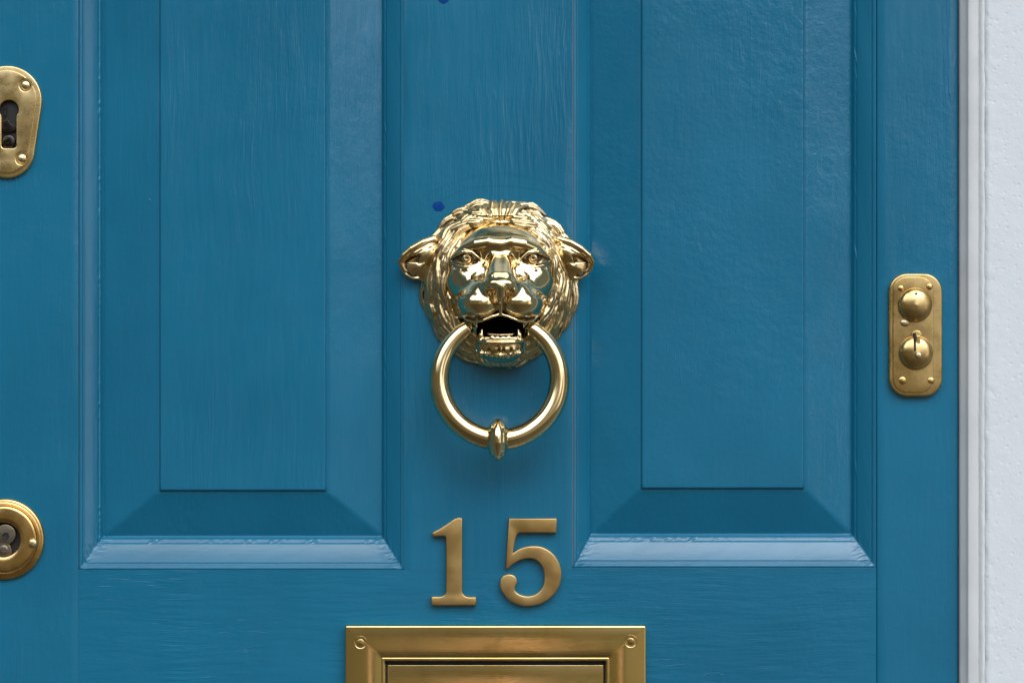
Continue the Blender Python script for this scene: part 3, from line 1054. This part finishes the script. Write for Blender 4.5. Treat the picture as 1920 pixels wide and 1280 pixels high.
# crown tufts over the parting
for k in range(11):
    x0 = -34 + 6.8 * k + random.uniform(-2, 2)
    w_ = random.uniform(-6, 6)
    e_ = random.uniform(-5, 4)
    pts_ = [(x0 * 0.55, 118 + random.uniform(-4, 4), 26), (x0 * 0.8 + w_ * 0.6, 129, 30 + random.uniform(-2, 4)), (x0 * 1.0 + w_, 140, 25), (x0 * 1.25, 150 + e_, 17), (x0 * 1.6 - w_, 158 + e_ - abs(x0) * 0.18, 6)]
    for sj in (-4, 0, 4):
        mv.tube([(p[0] + sj * (1 - 0.15 * i_), p[1], p[2] - (2 if sj else 0)) for i_, p in enumerate(pts_)], [1.5, 3.8, 4.0, 3.2, 1.5], 0.7)
# beard points under the chin
for k in range(9):
    x0 = -40 + 10 * k
    x1 = x0 * 0.72 + random.uniform(-4, 4)
    for sj in (-4, 0, 4):
        mv.tube([(x0 + sj, -128, 56), (x0 * 0.95 + sj * .9, -142, 48 + (2 if sj == 0 else 0)), (x1 + sj * 0.5, -154, 34), (x1 * 0.95, -162 + abs(x1) * 0.12, 16)], [4.6, 4.6, 3.6, 1.4], 0.8)
mv.ell((1, -84, 76), (54, 30, 72), 0.5, sub=True)
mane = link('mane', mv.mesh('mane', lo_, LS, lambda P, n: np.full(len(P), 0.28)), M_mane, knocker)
del mv

# ---- ears
random.seed(5)
for side in (-1, 1):
    X = lambda v: side * v
    dxs = 0 if side < 0 else -15
    ev = Vol(*(sorted((X(95), X(200)))), -6, 104, -6, 58, 0.95)
    o_ = lambda x, y, h: (side * (x + dxs), y, h)
    ev.ell(o_(157, 46, 18), (37, 22, 16), 0, rot=side * -30)
    ev.ell(o_(146, 58, 18), (30, 22, 20), 8, rot=side * -30)
    ev.ell(o_(144, 32, 10), (26, 30, 16), 8)
    ev.ell(o_(170, 43, 38), (20, 7.5, 18), 4, rot=side * -28, sub=True)
    ev.ell(o_(170, 34, 38), (18, 13, 19), 4, rot=side * -28, sub=True)
    ev.tube([o_(126, 84, 22), o_(148, 77, 28), (o_(168, 66, 31)), o_(184, 53, 29), o_(191, 41, 25), o_(188, 29, 20)], [8, 7.5, 6.5, 5.2, 4.0, 3.0], 3)
    ev.tube([o_(188, 29, 20), o_(180, 18, 20), o_(168, 11, 19), o_(154, 10, 18)], [3.0, 3.2, 3.4, 3.0], 2)
    for k in range(8):
        a = R(-80 + 14 * k)
        ev.tube([o_(146 + k, 38 - k, 30), o_(156 + 3 * math.cos(a), 36 + 6 * math.sin(a), 31), o_(163 + 15 * math.cos(a), 33 + 19 * math.sin(a), 26)], [4.2, 3.0, 1.2], 1)
    for k in range(4):
        ev.tube([o_(128, 84 - 7 * k, 34 - k), o_(150, 74 - 6 * k, 37 - k), o_(172, 60 - 5 * k, 36 - k)], [1.4, 1.6, 0.8], 1.5, sub=True)
    ev.blur(1)
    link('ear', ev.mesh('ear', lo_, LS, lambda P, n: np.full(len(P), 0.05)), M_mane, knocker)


# ---- eyes
def local_lathe(name, c, prof, mat, parent, n=40):
    A = np.linspace(0, 2 * np.pi, n, endpoint=False)
    P = np.array(prof, float)
    x = c[0] + np.cos(A)[:, None] * P[None, :, 0]; y = c[1] + np.sin(A)[:, None] * P[None, :, 0]
    hh = c[2] + np.broadcast_to(P[None, :, 1], x.shape)
    V = np.stack([lo_[0] + x * LS, lo_[1] - hh * LS, lo_[2] + y * LS], -1).reshape(-1, 3)
    return link(name, auto_sharp(mesh_np(name, V, grid_faces(n, len(P), True)), 60), mat, parent)


for sx_ in (-1, 1):
    pr = [(21 * math.cos(a), 21 * math.sin(a)) for a in np.linspace(0, R(58), 10)]
    pr += [(10.8, 16.9), (10.2, 16.4), (9.8, 17.6), (9.0, 19.4), (7.4, 21.2), (5.6, 22.3), (4.0, 22.6), (3.3, 22.0), (2.6, 19.5), (0.01, 18.5)]
    eo = local_lathe('eye', (sx_ * 63 + (0 if sx_ < 0 else -1), 47, 58), pr, M_lion, face)
    ea = eo.data.attributes.new('patina_shade', 'FLOAT', 'POINT')
    ea.data.foreach_set('value', np.tile(np.array([0.75 if q[0] > 11 else (0.6 if q[0] < 3 or 9.7 < q[0] else 0.0) for q in pr], np.float32), 40))  # eye white, groove and pupil coloured darker

# ---- ring
RC, RR = (-1.5, -181.0), 113.0
TIL = math.asin((66 - 88) / 235.0)


def ring_xyz(a, off=(0, 0, 0)):
    """a: angle from the bottom; returns local (x, y, h)"""
    x = RC[0] + RR * math.sin(a)
    v = -RR * math.cos(a)
    return np.array((x, RC[1] + v * math.cos(TIL), 77 + v * math.sin(TIL)))


na, nb = 220, 40
amax = R(152)
V = []
for i, a in enumerate(np.linspace(-amax, amax, na)):
    c = ring_xyz(a)
    rad_dir = np.array((math.sin(a), -math.cos(a) * math.cos(TIL), -math.cos(a) * math.sin(TIL)))
    nrm = np.array((0, -math.sin(TIL), math.cos(TIL)))
    e = abs(a) / amax
    r_ = 20.0 - 5.0 * max(0, (e - 0.35) / 0.65) ** 1.6
    if e > 0.985: r_ *= 0.6
    for b_ in np.linspace(0, 2 * np.pi, nb, endpoint=False):
        p = c + rad_dir * math.cos(b_) * r_ + nrm * math.sin(b_) * r_
        V.append((lo_[0] + p[0] * LS, lo_[1] - p[2] * LS, lo_[2] + p[1] * LS))
i, j = np.meshgrid(np.arange(na - 1), np.arange(nb), indexing='ij')
j2 = (j + 1) % nb
Q = np.stack([i * nb + j, i * nb + j2, (i + 1) * nb + j2, (i + 1) * nb + j], -1).reshape(-1, 4)
ring = link('ring', mesh_np('ring', V, Q), M_ring, knocker)


def recalc(o):
    import bmesh
    bm = bmesh.new(); bm.from_mesh(o.data)
    bmesh.ops.remove_doubles(bm, verts=bm.verts, dist=1e-7)
    bmesh.ops.recalc_face_normals(bm, faces=bm.faces)
    bm.to_mesh(o.data); bm.free()


recalc(ring)
# bead: a lens-shaped collar round the lowest point of the ring
prof = [(-19.5, 15), (-19, 20), (-17.5, 23), (-15.0, 28), (-12.8, 32), (-11.6, 33.2), (-10.2, 33.6), (-7.5, 36.4), (-4.2, 38.8), (-1.4, 39.8), (1.4, 39.8), (4.2, 38.8), (7.5, 36.4), (10.2, 33.6), (11.6, 33.2), (12.8, 32), (15.0, 28), (17.5, 23), (19, 20), (19.5, 15)]
cb = ring_xyz(0) + np.array((-3.0, 0, 0))
nb2 = 72
V = []
for (px_, r_) in prof:
    for b_ in np.linspace(0, 2 * np.pi, nb2, endpoint=False):
        p = cb + np.array((px_, r_ * math.cos(b_), r_ * 0.86 * math.sin(b_) + 3))
        V.append((lo_[0] + p[0] * LS, lo_[1] - p[2] * LS, lo_[2] + p[1] * LS))
i, j = np.meshgrid(np.arange(len(prof) - 1), np.arange(nb2), indexing='ij')
j2 = (j + 1) % nb2
Q = np.stack([i * nb2 + j, i * nb2 + j2, (i + 1) * nb2 + j2, (i + 1) * nb2 + j], -1).reshape(-1, 4)
bead = link('bead', mesh_np('bead', V, Q), M_ring, ring)
recalc(bead)
auto_sharp(bead.data, 38)

# ------------------------------------------------------------------ house numbers
n1 = [(810.5, 998), (833, 985), (852, 972), (860.6, 969), (867, 970.5), (867, 1104), (868, 1111), (875, 1117), (893, 1117.6), (893, 1132.5), (809, 1133),
      (809, 1117), (828, 1116.5), (835, 1112), (836.4, 1106), (836, 1006), (832, 1003.5), (812, 1004.6)]
d1 = empty('house_number', W(851, 1133), 'brass numeral 1 to the left of the 5', 'house number', 'brass house number digits')
plate('digit', [smooth_loop(n1, 4, corners=(0, 3, 4, 8, 9, 10, 11, 17))], 0.3, 13, 2.0, M_num, d1)
n5 = [(954.3, 970.7), (1043.8, 970.7), (1043.2, 997.5), (975, 997.5), (969, 1001.4), (961.2, 1036), (975, 1027.2), (994.7, 1022.4), (1017.3, 1024.6), (1036.7, 1036.9),
      (1049, 1056.3), (1052.5, 1075.7), (1048, 1098.3), (1033.4, 1117.7), (1010.8, 1130.6), (980, 1133.8), (956, 1124), (941, 1107), (937.2, 1090.2), (943, 1078.9),
      (954.3, 1075), (965.6, 1078.9), (969.8, 1088.6), (966.5, 1097), (965.5, 1105), (974.5, 1112.8), (989.8, 1116), (1006, 1111.2), (1017.3, 1098.3), (1020.5, 1078.9),
      (1015.7, 1059.5), (1004.4, 1048.2), (991.5, 1045), (975.3, 1048.2), (962.4, 1055.6), (951, 1065.5), (947.6, 1062.7)]
d5 = empty('house_number', W(995, 1133), 'brass numeral 5 to the right of the 1', 'house number', 'brass house number digits')
plate('digit', [smooth_loop(n5, 5, corners=(0, 1, 2, 5, 35, 36))], 0.3, 13, 2.0, M_num, d5)


def screw(cx, cy, r, h, parent, slot=None, mat=None, dome=3.0):
    """screw head sitting in a countersink"""
    o = lathe('screw', cx, cy, [(r, h - 1.5)] + arc(r, h - 1.2, r * 0.35, h + dome * 0.85, 7) + [(r * 0.15, h + dome), (0.01, h + dome)], mat or M_screw, parent, 32)
    return o


# ------------------------------------------------------------------ letter plate
lp = empty('letter_plate', W(930, 1400), 'rectangular brass letter plate with a recessed flap under the number 15', 'letter plate')
plate('frame', [rrect(648, 1170.5, 1210.5, 1398, 4), rrect(723, 1236, 1135, 1335, 2)[::-1]], 0.3, 17, 3.2, M_letter, lp, 4, 30)
plate('rim', [rrect(716, 1230, 1142, 1341, 3), rrect(722, 1236, 1136, 1335, 2)[::-1]], 8, 19.5, 1.6, M_letter, lp, 4, 30)
plate('flap', [rrect(727, 1245, 1132, 1330, 2)], 0.6, 5.0, 1.5, M_letter, lp)
plate('slot', [rrect(720, 1233, 1139, 1338, 1.5)], 0.3, 1.2, 0.2, M_dark, lp)  # dark sheet that paints the recess shadow around the flap
for sx_, sy_ in ((677, 1202), (1182, 1200), (677, 1366), (1182, 1366)):
    lathe('screw_cup', sx_, sy_, [(12.6, 16.8), (12.3, 17.3), (11.6, 17.5), (10.9, 17.3), (10.4, 16.9)], M_letter, lp, 40)
    screw(sx_, sy_, 8.5, 16.4, lp, dome=1.4, mat=M_round)

# ------------------------------------------------------------------ keyhole plate (upper left)
kp = empty('keyhole_plate', W(15, 334), 'tapered oval brass plate with a dark keyhole, on the door edge above the round lock', 'keyhole plate')


def egg(cx, ya, yb, ra, rb, ins=0.0, n=20):
    """two circles of radius ra (top) and rb (bottom) wrapped by a smooth outline"""
    ca, cb_ = ya + ra, yb - rb
    ra2, rb2 = ra - ins, rb - ins
    P = []
    sn = (ra - rb) / (cb_ - ca)
    be = math.asin(sn)
    for k in range(n + 1):
        a = math.pi + be * 1 - (-(math.pi + 2 * be)) * k / n if False else None
    for k in range(2 * n + 1):       # top arc, left to right
        a = math.pi - be * -1 + (math.pi - 2 * be * -1 * -1) * 0 if False else (math.pi - be) + (math.pi + 2 * be) * k / (2 * n)
        P.append((cx + ra2 * math.cos(a), ca + ra2 * math.sin(a)))
    for k in range(2 * n + 1):
        a = be + (math.pi - 2 * be) * k / (2 * n)
        P.append((cx + rb2 * math.cos(a), cb_ + rb2 * math.sin(a)))
    return P


def keyhole(cx, cy, r, w, yb, grow=0.0, n=28):
    P = []
    w2 = w / 2 + grow; r2 = r + grow
    a0 = math.acos(min(1, w2 / r2))
    for k in range(n + 1):
        a = (math.pi - a0) + (math.pi + 2 * a0) * k / n
        P.append((cx + r2 * math.cos(a), cy + r2 * math.sin(a)))
    e = 5
    P += [(cx + w2, yb + grow - e), (cx + w2 - 1.5, yb + grow - 1.5), (cx + w2 - e, yb + grow), (cx - w2 + e, yb + grow), (cx - w2 + 1.5, yb + grow - 1.5), (cx - w2, yb + grow - e)]
    return P


KX = 14
hole = keyhole(19, 207, 18, 28, 279)
screws_k = ((50, 161), (43, 298), (-20, 161), (-13, 298))
plate('back_plate', [egg(KX, 124, 335, 66, 52), keyhole(19, 207, 18, 28, 279, 4)[::-1]], 0.3, 8.0, 3.0, M_esc, kp, 4, 50)
plate('face_plate', [egg(KX, 124, 335, 66, 52, 9), hole[::-1]] + [circ(x, y, 12, 32)[::-1] for x, y in screws_k], 7.0, 12.5, 1.6, M_esc, kp, 4, 50)
for (x, y) in screws_k:
    screw(x, y, 9.6, 8.4, kp, dome=4.5)
plate('keyway', [keyhole(19, 207, 18, 28, 279, 5)], 0.25, 1.4, 0.2, M_dark, kp)
# dark lock works seen inside
lathe('lock_cylinder', 17, 266, [(13, 1.4), (13, 5)] + arc(13, 5, 5, 8, 6) + [(4, 7), (3, 5), (0.01, 5)], M_black, kp, 32)
plate('lock_lever', [[(3, 226), (9, 216), (8, 206), (14, 200), (12, 214), (20, 232), (31, 238), (31, 246), (18, 250), (8, 250), (5, 240)]], 1.4, 6.5, 1.0, M_black, kp)

# ------------------------------------------------------------------ round lock (lower left)
rl = empty('round_lock', W(8, 1085), 'round stepped brass lock cover on the door edge, below the keyhole plate', 'lock')
RX, RY = 8, 1010
big = [(76, 0.2), (76, 3.5)] + arc(76, 3.5, 71, 8, 6) + arc(69, 8.2, 66, 9, 3) + [(65, 7.8), (63.5, 7.6)] + arc(63.5, 8.5, 57, 13.5, 7) + [(50, 14.3), (42, 14.4), (34, 14.2), (33, 13.4), (32.5, 2.0)]
lathe('cover', RX, RY, big, M_round, rl, 96, sharp=50)
lathe('recess', RX, RY, [(33, 1.6), (20, 1.0), (0.01, 1.0)], M_dark, rl, 48)
pk = []
for k in range(40):
    a = 2 * math.pi * k / 40
    c1 = (12, 1001, 19.5); c2 = (8, 1031, 16)
    dx_, dy_ = math.cos(a), math.sin(a)
    best = 0
    for (qx, qy, qr) in (c1, c2):
        ox, oy = 10 - qx, 1014 - qy
        bq = ox * dx_ + oy * dy_; cq = ox * ox + oy * oy - qr * qr
        dsc = bq * bq - cq
        if dsc > 0: best = max(best, -bq + math.sqrt(dsc))
    pk.append((10 + dx_ * best, 1014 + dy_ * best))
plate('cylinder', [pk], 1.2, 10.5, 1.8, M_steel, rl, 3, 50)
lathe('keyway', 13, 1003, [(6.5, 11.6), (5.2, 11.8), (4.0, 11.0), (4.0, 10.7), (0.01, 10.7)], M_dark, rl, 24)
lathe('cylinder_boss', 9, 1030, [(10, 10.3)] + arc(10, 10.3, 4, 12.6, 5) + [(0.01, 12.4)], M_steel, rl, 24)
lathe('rivet', 65 - 1, 1017, [(9, 13), (9, 14)] + arc(9, 14, 3, 19, 6) + [(0.01, 19.2)], M_screw, rl, 28)

# ------------------------------------------------------------------ double lock plate (right)
dl = empty('lock_plate', W(1715, 743), 'upright rounded brass plate with two domed lock knobs on the right stile', 'lock')
ox = -1.0
plate('back_plate', [rrect(1665, 513, 1765, 743, 34, 10)], 0.3, 12.5, 3.6, M_lock, dl, 5, 50)
plate('face_plate', [rrect(1672, 519, 1748, 736, 27, 10)], 12.0, 15.4, 1.5, M_lock, dl, 4, 50)
dome1 = [(32, 15)] + [(32 * math.cos(a), 19 + 15 * math.sin(a)) for a in np.linspace(0, R(80), 12)] + [(0.01, 34.6)]
lathe('knob', 1713, 572, dome1, M_lock, dl, 64, sharp=60)
lathe('knob', 1714.5, 661, dome1, M_lock, dl, 64, sharp=60)
plate('slot', [rrect(1710.5, 549, 1715.5, 562, 2)], 27.0, 31.2, 0.5, M_dark, dl)
plate('keyway_bar', [rrect(1713, 629, 1721, 657, 2)], 18, 31.5, 1.2, M_round, dl)
plate('slot', [rrect(1708.5, 624, 1712.2, 658, 1.5)], 18, 34.8, 0.3, M_dark, dl)
lathe('pin', 1717, 666, [(6, 30), (6, 36)] + arc(6, 36, 2, 39, 5) + [(0.01, 39)], M_screw, dl, 24)
plate('catch', [circ(1716, 629, 10, 24)], 15.0, 20, 1.5, M_lock, dl)
for (x, y, r_) in ((1687, 541, 6.5), (1740, 538, 7), (1690, 713, 8), (1743, 713, 7)):
    screw(x, y, r_, 14.8, dl, dome=2.2, mat=M_round)
lathe('rivet', 1695, 605, [(7.5, 15)] + arc(7.5, 15, 2, 19, 5) + [(0.01, 19.2)], M_screw, dl, 24, sx=1.3)
print('verts', sum(len(o.data.vertices) for o in bpy.data.objects if o.type == 'MESH'))
